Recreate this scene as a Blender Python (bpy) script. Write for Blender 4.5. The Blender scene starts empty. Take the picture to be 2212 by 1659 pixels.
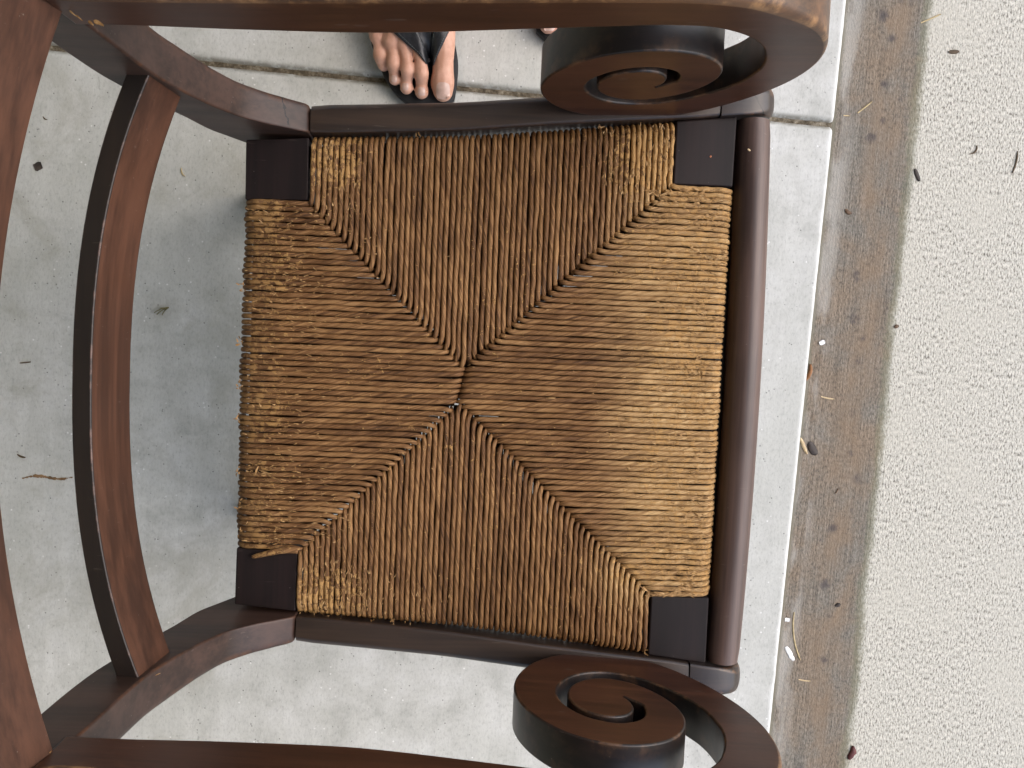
import bpy, bmesh, math, random
import numpy as np
from mathutils import Vector, Euler, Matrix, geometry, noise as mnoise
from mathutils.bvhtree import BVHTree

random.seed(7)
S = bpy.context.scene
COL = S.collection

# ------------------------------------------------------------------ camera, world, sun, exposure
CAM_LOC = Vector((-0.0053, 0.0418, 1.1363))
CAM_ROT = Euler((-0.0574, -0.0396, 0.0431), 'XYZ')
cam_data = bpy.data.cameras.new('camera')
cam_data.sensor_width = 36.0
cam_data.lens = 1756.0 / 2212.0 * 36.0
cam_data.clip_start = 0.02
cam_data.clip_end = 200
cam = bpy.data.objects.new('camera', cam_data)
cam.location = CAM_LOC
cam.rotation_euler = CAM_ROT
COL.objects.link(cam)
S.camera = cam

SUN_EL, SUN_AZ = math.radians(48), math.radians(8)      # azimuth measured from +X towards +Y
world = bpy.data.worlds.new('World')
S.world = world
world.use_nodes = True
wn = world.node_tree.nodes
wl = world.node_tree.links
wn.clear()
wo = wn.new('ShaderNodeOutputWorld')
wb = wn.new('ShaderNodeBackground')
ws = wn.new('ShaderNodeTexSky')
ws.sky_type = 'NISHITA'
ws.sun_disc = False
ws.sun_elevation = SUN_EL
ws.sun_rotation = math.radians(90) - SUN_AZ
ws.air_density = 1.0
ws.dust_density = 2.6
ws.ozone_density = 1.0
wb.inputs['Strength'].default_value = 0.15
wl.new(ws.outputs[0], wb.inputs['Color'])
wl.new(wb.outputs[0], wo.inputs[0])

sd = bpy.data.lights.new('sun', 'SUN')
sd.energy = 0.6
sd.angle = math.radians(70)
sd.color = (1.0, 0.93, 0.84)
sun = bpy.data.objects.new('sun', sd)
dirv = Vector((math.cos(SUN_EL) * math.cos(SUN_AZ), math.cos(SUN_EL) * math.sin(SUN_AZ), math.sin(SUN_EL)))
sun.rotation_euler = (-dirv).to_track_quat('-Z', 'Y').to_euler()
sun.location = dirv * 6
COL.objects.link(sun)

S.view_settings.view_transform = 'Standard'
S.view_settings.look = 'None'
S.view_settings.exposure = 1.15
S.view_settings.gamma = 1.0
S.render.engine = 'CYCLES'
S.cycles.max_bounces = 6
S.cycles.diffuse_bounces = 4
S.cycles.glossy_bounces = 2
S.cycles.caustics_reflective = False
S.cycles.caustics_refractive = False

RM = CAM_ROT.to_matrix()
def px(u, v, z):
    """photo pixel (2212 wide) -> point at height z"""
    d = RM @ Vector(((u - 1106) / 1756.0, -(v - 829.5) / 1756.0, -1.0))
    return CAM_LOC + d * ((z - CAM_LOC.z) / d.z)

# ------------------------------------------------------------------ helpers
def link(o, parent=None):
    COL.objects.link(o)
    if parent is not None:
        o.parent = parent
    return o

def empty(name, label, cat, loc=(0, 0, 0), group=None):
    o = bpy.data.objects.new(name, None)
    o.location = loc
    o.empty_display_size = 0.05
    link(o)
    return tag(o, label, cat, group)

def tag(o, label, cat, group=None):
    o['label'] = label
    o['category'] = cat
    if group:
        o['group'] = group
    return o

def mesh_obj(name, verts, faces, mats, parent=None, smooth=True, fmat=None, uv=None, wear=None, wn_mod=False):
    me = bpy.data.meshes.new(name)
    me.from_pydata([tuple(v) for v in verts], [], faces)
    for m in (mats if isinstance(mats, (list, tuple)) else [mats]):
        me.materials.append(m)
    if fmat is not None:
        me.polygons.foreach_set('material_index', fmat)
    me.polygons.foreach_set('use_smooth', [bool(smooth)] * len(me.polygons))
    if wear is not None:
        at = me.attributes.new('wear', 'FLOAT', 'POINT')
        at.data.foreach_set('value', wear)
    if uv is not None:
        l = me.uv_layers.new(name='UVMap')
        arr = np.zeros(len(me.loops) * 2, dtype=np.float32)
        li = np.zeros(len(me.loops), dtype=np.int32)
        arr[:] = np.asarray(uv, dtype=np.float32).ravel()
        l.data.foreach_set('uv', arr)
    me.update()
    o = bpy.data.objects.new(name, me)
    link(o, parent)
    if wn_mod:
        m = o.modifiers.new('weighted_normal', 'WEIGHTED_NORMAL')
        m.keep_sharp = True
        m.weight = 100
    return o

def rrect(p00, p10, p11, p01, radii, seg=4):
    """rounded quad loop through 4 corner points (3D), radii per corner; returns points and a wear flag"""
    P = [Vector(p) for p in (p00, p10, p11, p01)]
    pts, w = [], []
    for i in range(4):
        c, a, b = P[i], P[i - 1], P[(i + 1) % 4]
        r = radii[i]
        da, db = (a - c), (b - c)
        r = min(r, da.length * .49, db.length * .49)
        da.normalize(); db.normalize()
        s, e = c + da * r, c + db * r
        for k in range(seg + 1):
            t = k / seg
            q = s * (1 - t) ** 2 + c * 2 * t * (1 - t) + e * t ** 2
            pts.append(q); w.append(1.0 if 0 < k < seg else 0.0)
    return pts, w

def loft(name, loops, mats, parent, wear=None, caps=True, fmat_fn=None, closed=True):
    n = len(loops[0])
    verts = [p for l in loops for p in l]
    faces, fm = [], []
    for i in range(len(loops) - 1):
        for j in range(n if closed else n - 1):
            k = (j + 1) % n
            faces.append((i * n + j, i * n + k, (i + 1) * n + k, (i + 1) * n + j))
            fm.append(fmat_fn(j) if fmat_fn else 0)
    if caps:
        faces.append(tuple(range(n))[::-1]); fm.append(0)
        b = (len(loops) - 1) * n
        faces.append(tuple(b + j for j in range(n))); fm.append(0)
    me_w = [x for l in wear for x in l] if wear else None
    o = mesh_obj(name, verts, faces, mats, parent, True, fm, None, me_w, True)
    bm = bmesh.new(); bm.from_mesh(o.data)
    bmesh.ops.recalc_face_normals(bm, faces=bm.faces)
    for e in bm.edges:
        if len(e.link_faces) == 2 and e.calc_face_angle(0) > math.radians(50):
            e.smooth = False
    bm.to_mesh(o.data); bm.free()
    return o

def lerp_tab(tab, x):
    if x <= tab[0][0]: return tab[0][1]
    for (a, b), (c, d) in zip(tab, tab[1:]):
        if x <= c:
            t = (x - a) / (c - a)
            return b + (d - b) * t
    return tab[-1][1]

def catmull(pts, n):
    """resample a 2D/3D polyline smoothly with n points, evenly by length"""
    P = [Vector(p) for p in pts]
    out = []
    for i in range(len(P) - 1):
        p0, p1, p2, p3 = P[max(i - 1, 0)], P[i], P[i + 1], P[min(i + 2, len(P) - 1)]
        for k in range(12):
            t = k / 12
            out.append(.5 * ((2 * p1) + (p2 - p0) * t + (2 * p0 - 5 * p1 + 4 * p2 - p3) * t * t + (3 * p1 - p0 - 3 * p2 + p3) * t ** 3))
    out.append(P[-1])
    d = [0]
    for a, b in zip(out, out[1:]): d.append(d[-1] + (b - a).length)
    res, j = [], 0
    for i in range(n):
        s = d[-1] * i / (n - 1)
        while j < len(d) - 2 and d[j + 1] < s: j += 1
        t = (s - d[j]) / max(1e-9, d[j + 1] - d[j])
        res.append(out[j].lerp(out[j + 1], min(1, t)))
    return res

# ------------------------------------------------------------------ materials
class N:
    def __init__(self, name):
        self.m = bpy.data.materials.new(name); self.m.use_nodes = True
        self.t = self.m.node_tree; self.n = self.t.nodes; self.n.clear()
        self.out = self.n.new('ShaderNodeOutputMaterial')
        self.b = self.n.new('ShaderNodeBsdfPrincipled')
        self.t.links.new(self.b.outputs[0], self.out.inputs[0])
    def L(self, a, b): self.t.links.new(a, b)
    def add(self, typ, **kw):
        x = self.n.new(typ)
        for k, v in kw.items(): setattr(x, k, v)
        return x
    def set(self, sock, v):
        if hasattr(v, 'links') or hasattr(v, 'is_linked'): self.L(v, sock)
        else: sock.default_value = v
    def coord(self, kind='Object'):
        return self.add('ShaderNodeTexCoord').outputs[kind]
    def mapping(self, v, scale=(1, 1, 1), loc=(0, 0, 0), rot=(0, 0, 0)):
        m = self.add('ShaderNodeMapping'); self.L(v, m.inputs[0])
        m.inputs['Scale'].default_value = scale; m.inputs['Location'].default_value = loc; m.inputs['Rotation'].default_value = rot
        return m.outputs[0]
    def noise(self, v, scale, detail=4, rough=.55, dist=0, out='Fac'):
        x = self.add('ShaderNodeTexNoise'); self.L(v, x.inputs['Vector'])
        x.inputs['Scale'].default_value = scale; x.inputs['Detail'].default_value = detail
        x.inputs['Roughness'].default_value = rough; x.inputs['Distortion'].default_value = dist
        return x.outputs[out]
    def voro(self, v, scale, out='Distance', feature='F1', dim='3D'):
        x = self.add('ShaderNodeTexVoronoi', feature=feature, voronoi_dimensions=dim); self.L(v, x.inputs['Vector']); x.inputs['Scale'].default_value = scale
        return x.outputs[out]
    def ramp(self, f, stops, interp='LINEAR'):
        r = self.add('ShaderNodeValToRGB'); self.L(f, r.inputs[0]); r.color_ramp.interpolation = interp
        e = r.color_ramp.elements
        while len(e) < len(stops): e.new(.5)
        for s, (p, c) in zip(e, stops):
            s.position = p; s.color = (c, c, c, 1) if isinstance(c, (int, float)) else (*c, 1)
        return r.outputs[0]
    def maths(self, op, a, b=0.0, c=None, clamp=False):
        x = self.add('ShaderNodeMath', operation=op); x.use_clamp = clamp
        self.set(x.inputs[0], a); self.set(x.inputs[1], b)
        if c is not None: self.set(x.inputs[2], c)
        return x.outputs[0]
    def mix(self, f, a, b, mode='MIX'):
        x = self.add('ShaderNodeMix', data_type='RGBA', blend_type=mode)
        self.set(x.inputs[0], f)
        for s, v in ((x.inputs[6], a), (x.inputs[7], b)):
            if isinstance(v, tuple): s.default_value = (*v, 1) if len(v) == 3 else v
            else: self.L(v, s)
        return x.outputs[2]
    def smooth(self, v, a, b):
        x = self.add('ShaderNodeMapRange', interpolation_type='SMOOTHSTEP')
        self.set(x.inputs[0], v); x.inputs[1].default_value = a; x.inputs[2].default_value = b
        return x.outputs[0]
    def sep(self, v):
        x = self.add('ShaderNodeSeparateXYZ'); self.L(v, x.inputs[0]); return x.outputs
    def comb(self, x, y, z):
        c = self.add('ShaderNodeCombineXYZ')
        for s, v in zip(c.inputs, (x, y, z)): self.set(s, v)
        return c.outputs[0]
    def attr(self, name):
        return self.add('ShaderNodeAttribute', attribute_name=name).outputs['Fac']
    def bump(self, h, strength, dist, normal=None):
        b = self.add('ShaderNodeBump'); b.inputs['Strength'].default_value = strength; b.inputs['Distance'].default_value = dist
        self.L(h, b.inputs['Height'])
        if normal is not None: self.L(normal, b.inputs['Normal'])
        return b.outputs[0]
    def fin(self, color, rough=.5, normal=None, spec=.5, **kw):
        self.set(self.b.inputs['Base Color'], color if not isinstance(color, tuple) else (*color, 1))
        self.set(self.b.inputs['Roughness'], rough)
        self.b.inputs['Specular IOR Level'].default_value = spec
        if normal is not None: self.L(normal, self.b.inputs['Normal'])
        for k, v in kw.items(): self.b.inputs[k].default_value = v
        return self.m

def wood(name, dark, light, axis, rough=.38, worn=(.22, .10, .04), wear_amt=.6, crack=None, spec=.5, streak=60, bandx=None):
    n = N(name)
    co = n.coord('Object')
    sc = [streak, streak, streak]; sc[axis] = 3.2
    g1 = n.noise(n.mapping(co, tuple(sc)), 1.0, 6, .62, .35)
    sc2 = [x * 5 for x in sc]; sc2[axis] = 10
    g2 = n.noise(n.mapping(co, tuple(sc2)), 1.0, 3, .6)
    big = n.noise(co, 9, 3, .5)
    f = n.maths('ADD', n.maths('MULTIPLY', g1, .7), n.maths('MULTIPLY', g2, .3))
    f = n.maths('ADD', f, n.maths('MULTIPLY', n.maths('SUBTRACT', big, .5), .32))
    col = n.mix(n.smooth(f, .33, .68), dark, light)
    wn_ = n.noise(n.mapping(co, (70, 70, 70)), 1.0, 5, .65)
    wm = n.maths('MULTIPLY', n.attr('wear'), n.smooth(wn_, .46, .68))
    col = n.mix(n.maths('MULTIPLY', wm, wear_amt), col, worn)
    # fine scratches and dust specks
    sp = n.voro(co, 170)
    spm = n.maths('MULTIPLY', n.smooth(sp, .09, .05), n.smooth(n.noise(co, 37, 2), .56, .64))
    col = n.mix(n.maths('MULTIPLY', spm, .30), col, (.30, .27, .23))
    scr = n.noise(n.mapping(co, (30, 420, 160), rot=(.2, .4, .5)), 1.0, 2, .5)
    col = n.mix(n.maths('MULTIPLY', n.smooth(scr, .71, .76), .14), col, (.25, .2, .17))
    if crack:
        xyz = n.sep(co)
        for (x0, slope, y0, wdt, ymin, ymax) in crack:
            wob = n.maths('MULTIPLY', n.maths('SUBTRACT', n.noise(co, 160, 3, .6), .5), .006)
            ay = n.maths('ABSOLUTE', xyz[1])
            ln = n.maths('ADD', n.maths('MULTIPLY', n.maths('SUBTRACT', ay, y0), slope), x0)
            d = n.maths('ABSOLUTE', n.maths('ADD', n.maths('SUBTRACT', xyz[0], ln), wob))
            m = n.maths('MULTIPLY', n.smooth(d, wdt, wdt * .4), n.maths('MULTIPLY', n.smooth(ay, ymin, ymin + .002), n.smooth(ay, ymax, ymax - .002)))
            m = n.maths('MULTIPLY', m, n.smooth(xyz[1], .0, .01))
            col = n.mix(m, col, (.004, .003, .003))
    rg = n.maths('ADD', rough - .08, n.maths('MULTIPLY', n.noise(co, 22, 5, .6), .2))
    bp = n.bump(n.maths('ADD', n.maths('MULTIPLY', g2, .5), n.noise(co, 240, 2)), .06, .0006)
    return n.fin(col, rg, bp, spec)

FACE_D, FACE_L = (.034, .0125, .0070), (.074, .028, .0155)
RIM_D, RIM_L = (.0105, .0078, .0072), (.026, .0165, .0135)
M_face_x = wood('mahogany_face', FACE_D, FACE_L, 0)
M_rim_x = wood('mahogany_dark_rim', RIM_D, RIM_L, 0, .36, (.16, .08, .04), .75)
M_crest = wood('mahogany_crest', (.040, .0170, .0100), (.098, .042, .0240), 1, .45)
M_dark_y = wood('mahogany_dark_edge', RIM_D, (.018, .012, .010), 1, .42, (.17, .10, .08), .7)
M_rail = wood('mahogany_rail', (.017, .0112, .0090), (.046, .0275, .0185), 0, .36, (.09, .045, .025), .3)
M_block = wood('mahogany_block', (.0085, .0058, .0060), (.0170, .0098, .0096), 1, .5, (.10, .085, .085), .6, spec=.22)
M_front = wood('mahogany_front_rail', (.042, .025, .0215), (.115, .070, .055), 1, .46)
M_post = wood('mahogany_post', (.026, .0150, .0112), (.068, .037, .027), 0, .42, (.14, .055, .022), .45, spec=.4,
              crack=[(-.173, -.30, .2205, .0006, .2095, .236)], streak=45)
M_leg = wood('mahogany_leg', (.016, .012, .011), (.036, .024, .02), 0, .3, crack=[(.2263, -.69, .2513, .0013, .241, .264)])
M_armtop = wood('mahogany_worn_top', (.040, .019, .010), (.15, .072, .032), 0, .33, (.32, .17, .07), .9)

def make_rush(name, under=False):
    n = N(name)
    uvn = n.add('ShaderNodeUVMap').outputs[0]
    s = n.sep(uvn)
    rnd = n.add('ShaderNodeObjectInfo').outputs['Random']
    pos = n.add('ShaderNodeNewGeometry').outputs['Position']
    p = n.sep(pos)
    a = n.maths('SUBTRACT', n.maths('MULTIPLY', s[1], 1.0), n.maths('MULTIPLY', s[0], .40))
    hv = n.comb(n.maths('MULTIPLY', a, 10.5), n.maths('MULTIPLY', s[0], .5), n.maths('MULTIPLY', rnd, 60))
    st = n.noise(hv, 1.0, 3, .6, .1)
    hv2 = n.comb(n.maths('MULTIPLY', a, 26), n.maths('MULTIPLY', s[0], .8), n.maths('MULTIPLY', rnd, 90))
    st2 = n.noise(hv2, 1.0, 2, .6)
    f = n.maths('ADD', n.maths('MULTIPLY', st, .72), n.maths('MULTIPLY', st2, .28))
    f = n.maths('ADD', f, n.maths('MULTIPLY', n.maths('SUBTRACT', rnd, .5), .13))
    f = n.maths('ADD', f, n.maths('MULTIPLY', n.maths('SUBTRACT', n.noise(pos, 28, 3), .5), .22))
    dark, mid, light = (.060, .026, .0090), (.165, .078, .028), (.32, .175, .070)
    col = n.ramp(f, [(.32, dark), (.48, mid), (.65, light)])
    # bleached front part of the seat (worn by legs) with a soft, blotchy border
    blot = n.noise(pos, 16, 4, .6)
    fr = n.smooth(n.maths('ADD', p[0], n.maths('MULTIPLY', n.maths('SUBTRACT', blot, .5), .075)), .085, .165)
    inside = n.smooth(n.maths('ABSOLUTE', p[1]), .205, .165)
    fr = n.maths('MULTIPLY', fr, inside)
    col = n.mix(n.maths('MULTIPLY', fr, .85), col, n.ramp(f, [(.28, (.15, .078, .027)), (.45, (.40, .235, .095)), (.66, (.64, .43, .20))]))
    # rubbed, peeled flecks where paper fibre shows golden
    fl = n.noise(n.mapping(pos, (1, 1, 1)), 190, 4, .7, .3)
    zone_n = n.noise(pos, 22, 3, .55)
    left = n.smooth(p[0], -.135, -.20)
    c_bl = n.maths('MULTIPLY', n.smooth(p[0], -.05, -.14), n.smooth(p[1], -.14, -.19))
    c_tl = n.maths('MULTIPLY', n.smooth(p[0], -.08, -.13), n.smooth(p[1], .13, .18))
    c_tr = n.maths('MULTIPLY', n.smooth(p[0], .07, .13), n.smooth(p[1], .14, .18))
    z = n.maths('MAXIMUM', n.maths('MAXIMUM', n.maths('MULTIPLY', left, .8), c_bl), n.maths('MAXIMUM', n.maths('MULTIPLY', c_tl, .75), c_tr))
    z = n.maths('MAXIMUM', z, n.maths('MULTIPLY', fr, .7))
    z = n.maths('MAXIMUM', z, .16)
    th = n.maths('ADD', n.maths('MULTIPLY', z, .26), n.maths('MULTIPLY', zone_n, .30))
    fm = n.smooth(n.maths('ADD', fl, th), .835, .875)
    col = n.mix(n.maths('MULTIPLY', fm, .8), col, (.46, .265, .095))
    # dull grime along the back edge
    gr = n.maths('MULTIPLY', n.smooth(p[0], -.165, -.206), .6)
    col = n.mix(gr, col, (.085, .040, .014))
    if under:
        col = n.mix(.85, col, (.022, .011, .006))  # near-black tint paints the shade seen in the gaps between cords
    h = n.maths('ADD', n.maths('MULTIPLY', st, .8), n.maths('MULTIPLY', st2, .4))
    h = n.maths('ADD', h, n.maths('MULTIPLY', fm, .35))
    bp = n.bump(h, .9, .0014)
    return n.fin(col, .62, bp, .3)
M_rush = make_rush('twisted_rush')
M_under_shaded = make_rush('rush_underside_shaded', True)

nf = N('frayed_paper')
posf = nf.add('ShaderNodeNewGeometry').outputs['Position']
M_fray = nf.fin(nf.ramp(nf.noise(posf, 260, 2), [(.3, (.16, .085, .032)), (.5, (.32, .185, .075)), (.7, (.50, .32, .15))]), .7, None, .2)
nf.m.node_tree.nodes['Principled BSDF'].inputs['Subsurface Weight'].default_value = 0

def concrete(name):
    n = N(name)
    co = n.coord('Object')
    big = n.noise(co, 3.2, 5, .6, .3)
    midn = n.noise(co, 15, 6, .65, .25)
    fine = n.noise(n.mapping(co, (1, .45, 1)), 330, 5, .75)
    trow = n.noise(n.mapping(co, (55, 9, 20), rot=(0, 0, .35)), 1.0, 4, .6, .6)
    base = n.ramp(midn, [(.30, (.42, .423, .39)), (.48, (.54, .543, .508)), (.68, (.62, .623, .595))])
    base = n.mix(n.smooth(big, .38, .7), base, (.50, .505, .465))
    base = n.mix(.35, base, n.ramp(trow, [(.3, .7), (.7, 1.0)]), 'MULTIPLY')
    base = n.mix(.45, base, n.ramp(fine, [(.30, .40), (.47, .95), (.70, 1.12)]), 'MULTIPLY')
    scuff = n.noise(n.mapping(co, (240, 60, 1), rot=(0, 0, .25)), 1.0, 4, .7, .5)
    base = n.mix(n.maths('MULTIPLY', n.smooth(scuff, .60, .70), n.maths('MULTIPLY', n.smooth(n.noise(co, 12, 4, .6), .5, .66), .6)), base, (.27, .27, .24))
    # small dark pits and pale crumbs
    v = n.voro(n.mapping(co, (1, 1, 1)), 95, dim='2D')
    pm = n.maths('MULTIPLY', n.smooth(v, .13, .05), n.smooth(n.noise(co, 55, 3), .55, .64))
    base = n.mix(n.maths('MULTIPLY', pm, .75), base, (.10, .10, .095))
    v2 = n.voro(n.mapping(co, (1, 1, 1), loc=(3, 7, 0)), 70, dim='2D')
    pm2 = n.maths('MULTIPLY', n.smooth(v2, .11, .06), n.smooth(n.noise(co, 31, 3), .58, .64))
    base = n.mix(n.maths('MULTIPLY', pm2, .8), base, (.75, .75, .73))
    # grey smears
    sm = n.noise(n.mapping(co, (5, 14, 1), rot=(0, 0, -.5)), 1.0, 6, .7, .8)
    base = n.mix(n.maths('MULTIPLY', n.smooth(sm, .56, .74), .32), base, (.30, .30, .275))
    xyz = n.sep(co)
    # damp, greyish stains low on the back half
    st = n.maths('MULTIPLY', n.smooth(n.noise(co, 7, 6, .7, .5), .5, .68), n.smooth(xyz[0], -.1, -.45))
    base = n.mix(n.maths('MULTIPLY', st, .55), base, (.33, .32, .27))
    # dirt that has settled along the joint
    dj = n.maths('ABSOLUTE', n.maths('SUBTRACT', xyz[1], .380))
    dirt = n.maths('MULTIPLY', n.smooth(dj, .0105, .0045), n.smooth(n.noise(co, 60, 4, .65), .30, .55))
    base = n.mix(n.maths('MULTIPLY', dirt, .7), base, (.17, .155, .115))
    # painted highlight on the arris by the walkway, as if catching the sky
    ed = n.smooth(n.maths('ADD', xyz[0], n.maths('MULTIPLY', n.noise(co, 30, 3), .012)), .459, .4665)
    base = n.mix(n.maths('MULTIPLY', ed, .6), base, (.66, .66, .64))
    h = n.maths('ADD', n.maths('MULTIPLY', fine, .55), n.maths('MULTIPLY', midn, .8))
    h = n.maths('SUBTRACT', h, n.maths('MULTIPLY', pm, .6))
    h = n.maths('ADD', h, n.maths('MULTIPLY', trow, .4))
    return n.fin(base, .78, n.bump(h, .30, .0012), .3)
M_conc = concrete('smooth_concrete')

def walkway_mat():
    n = N('weathered_concrete')
    co = n.coord('Object')
    xyz = n.sep(co)
    gr = n.noise(n.mapping(co, (430, 170, 100)), 1.0, 2, .55)
    gr2 = n.noise(n.mapping(co, (800, 360, 100), loc=(5, 1, 0)), 1.0, 2, .6)
    broom = n.noise(n.mapping(co, (420, 12, 1)), 1.0, 2, .5)
    g = n.maths('ADD', n.maths('MULTIPLY', gr, .65), n.maths('MULTIPLY', gr2, .35))
    clean = n.ramp(g, [(.35, (.115, .105, .085)), (.455, (.40, .385, .33)), (.60, (.63, .605, .53))])
    clean = n.mix(n.smooth(n.noise(co, 6, 4), .45, .7), clean, n.mix(.5, clean, (.50, .48, .41)))
    big = n.noise(co, 11, 5, .65, .4)
    stain = n.mix(n.smooth(big, .35, .68), (.205, .188, .158), (.235, .185, .135))
    stain = n.mix(.75, stain, n.ramp(g, [(.33, .30), (.60, 1.25)]), 'MULTIPLY')
    stain = n.mix(.6, stain, n.ramp(broom, [(.35, .55), (.65, 1.15)]), 'MULTIPLY')
    bb = n.maths('MULTIPLY', n.smooth(xyz[0], .50, .53), n.smooth(xyz[0], .575, .545))
    stain = n.mix(n.maths('MULTIPLY', n.maths('MULTIPLY', bb, n.smooth(n.noise(n.mapping(co, (30, 12, 1)), 1.0, 4), .35, .65)), .5), stain, (.24, .17, .11))
    # paler worn film beside the slab
    film = n.maths('MULTIPLY', n.smooth(xyz[0], .505, .475), n.smooth(n.noise(n.mapping(co, (30, 9, 1)), 1.0, 4), .42, .62))
    stain = n.mix(n.maths('MULTIPLY', film, .6), stain, (.40, .385, .345))
    # drip spots
    dvn = n.add('ShaderNodeTexVoronoi', voronoi_dimensions='2D'); n.L(co, dvn.inputs['Vector']); dvn.inputs['Scale'].default_value = 27
    dv = n.maths('ADD', dvn.outputs['Distance'], n.maths('MULTIPLY', n.sep(dvn.outputs['Color'])[0], .24))
    dv = n.maths('ADD', dv, n.maths('MULTIPLY', n.maths('SUBTRACT', n.noise(co, 130, 3), .5), .25))
    band = n.maths('MULTIPLY', n.smooth(xyz[0], .50, .522), n.smooth(xyz[0], .565, .545))
    dm = n.maths('MULTIPLY', n.maths('MULTIPLY', n.smooth(dv, .36, .06), band), n.smooth(n.noise(co, 17, 2), .42, .5))
    stain = n.mix(n.maths('MULTIPLY', dm, .75), stain, (.055, .05, .055))
    ns = n.voro(co, 120, dim='2D')
    nm = n.maths('MULTIPLY', n.smooth(ns, .16, .06), n.smooth(n.noise(co, 40, 2), .52, .6))
    stain = n.mix(n.maths('MULTIPLY', nm, .5), stain, (.09, .08, .07))
    # olive band right against the slab
    ol = n.smooth(n.maths('ADD', xyz[0], n.maths('MULTIPLY', n.noise(co, 25, 4), .006)), .474, .468)
    stain = n.mix(n.maths('MULTIPLY', ol, .8), stain, (.165, .155, .115))
    wob = n.maths('MULTIPLY', n.maths('SUBTRACT', n.noise(n.mapping(co, (14, 4, 1)), 1.0, 6, .7), .5), .045)
    fz = n.maths('MULTIPLY', n.maths('SUBTRACT', n.noise(co, 260, 2), .5), .012)
    b = n.maths('ADD', n.maths('ADD', xyz[0], wob), fz)
    m = n.smooth(b, .578, .592)
    col = n.mix(m, stain, clean)
    alg = n.maths('MULTIPLY', n.smooth(b, .570, .580), n.smooth(b, .594, .584))
    col = n.mix(n.maths('MULTIPLY', alg, .35), col, (.20, .21, .13))
    h = n.maths('ADD', n.maths('MULTIPLY', g, 1.0), n.maths('MULTIPLY', broom, .25))
    return n.fin(col, .85, n.bump(h, .6, .002), .25)
M_walk = walkway_mat()

nd = N('joint_dirt')
cod = nd.coord('Object')
M_dirt = nd.fin(nd.ramp(nd.noise(cod, 90, 5, .7), [(.3, (.03, .025, .018)), (.5, (.12, .10, .07)), (.7, (.30, .27, .21))]), .9,
                nd.bump(nd.noise(cod, 200, 4), .8, .003), .2)

def plain(name, c, rough=.6, var=.35, scale=60, spec=.4):
    n = N(name); co = n.coord('Object')
    f = n.noise(co, scale, 4, .6)
    d = tuple(x * (1 - var) for x in c); l = tuple(min(1, x * (1 + var)) for x in c)
    return n.fin(n.mix(n.smooth(f, .3, .7), d, l), rough, n.bump(f, .3, .001), spec)

# ------------------------------------------------------------------ setting
GR = math.radians(-2.4)
def g2w(u, v, z=0):
    return Vector((u * math.cos(GR) - v * math.sin(GR), u * math.sin(GR) + v * math.cos(GR), z))
def struct(o, kind='structure'):
    o['kind'] = kind
    return o

EDGE_U, JOINT_V, GAP = .4615, .380, .0042
def lines(fine0, fine1, step, lo, hi, extra):
    L = {lo, hi}
    x = fine0
    while x < fine1: L.add(round(x, 5)); x += step
    for e in extra: L.add(e)
    a = lo
    for k in (.2, .5, .9):
        if lo < fine0 - k: L.add(fine0 - k)
        if hi > fine1 + k: L.add(fine1 + k)
    return sorted(q for q in L if lo <= q <= hi)

def slab(name, v0, v1, sides):
    us = lines(-.75, EDGE_U - .03, .012, -2.6, EDGE_U, [EDGE_U - d for d in (.024, .018, .013, .009, .006, .0035, .0018, .0007)])
    near = [s for s in (v0 if 'lo' in sides else v1,)]
    ev = v1 if 'hi' in sides else v0
    sgn = -1 if 'hi' in sides else 1
    vs = lines(max(v0, -.7), min(v1, .62), .012, v0, v1, [ev + sgn * d for d in (.024, .018, .013, .009, .006, .0035, .0018, .0007)])
    verts = []
    for v in vs:
        for u in us:
            du = EDGE_U - u; dv = abs(ev - v)
            nz = mnoise.noise(Vector((u * 70, v * 70, 3.1))) * .5 + mnoise.noise(Vector((u * 190, v * 190, 1.1))) * .3
            z = 0.0
            for d, r in ((du, .0045), (dv, .0085)):
                dd = d + nz * .0028 * (1 if d is dv else .6)
                if dd < r: z -= (r - max(dd, 0)) ** 2 / r * .9
            uu, vv = u, v
            if dv < .006: vv += sgn * max(0, nz) * .0035 * (1 - dv / .006)
            verts.append((uu, vv, z))
    nu, nv = len(us), len(vs)
    faces = [(j * nu + i, j * nu + i + 1, (j + 1) * nu + i + 1, (j + 1) * nu + i) for j in range(nv - 1) for i in range(nu - 1)]
    # skirts
    def skirt(idx, flip):
        base = len(verts)
        for k in idx: verts.append((verts[k][0], verts[k][1], -.09))
        for a in range(len(idx) - 1):
            q = (idx[a], idx[a + 1], base + a + 1, base + a)
            faces.append(q[::-1] if flip else q)
    skirt([j * nu + nu - 1 for j in range(nv)], True)
    skirt([(nv - 1) * nu + i for i in range(nu)] if sgn < 0 else list(range(nu)), sgn > 0)
    o = mesh_obj(name, verts, faces, M_conc)
    o.rotation_euler.z = GR
    return struct(o)

slab('floor', -2.2, JOINT_V - GAP / 2, 'hi')
slab('floor_beyond_joint', JOINT_V + GAP / 2, 2.4, 'lo')
o = mesh_obj('joint_dirt', [(-2.6, JOINT_V - .02, -.0062), (EDGE_U - .001, JOINT_V - .02, -.0062), (EDGE_U - .001, JOINT_V + .02, -.0062), (-2.6, JOINT_V + .02, -.0062)],
             [(0, 1, 2, 3)], M_dirt)
o.rotation_euler.z = GR; struct(o)
WZ = -.010
o = mesh_obj('walkway', [(EDGE_U - .02, -6, WZ), (7, -6, WZ), (7, 6, WZ), (EDGE_U - .02, 6, WZ)], [(0, 1, 2, 3)], M_walk)
o.rotation_euler.z = GR; struct(o)

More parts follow.
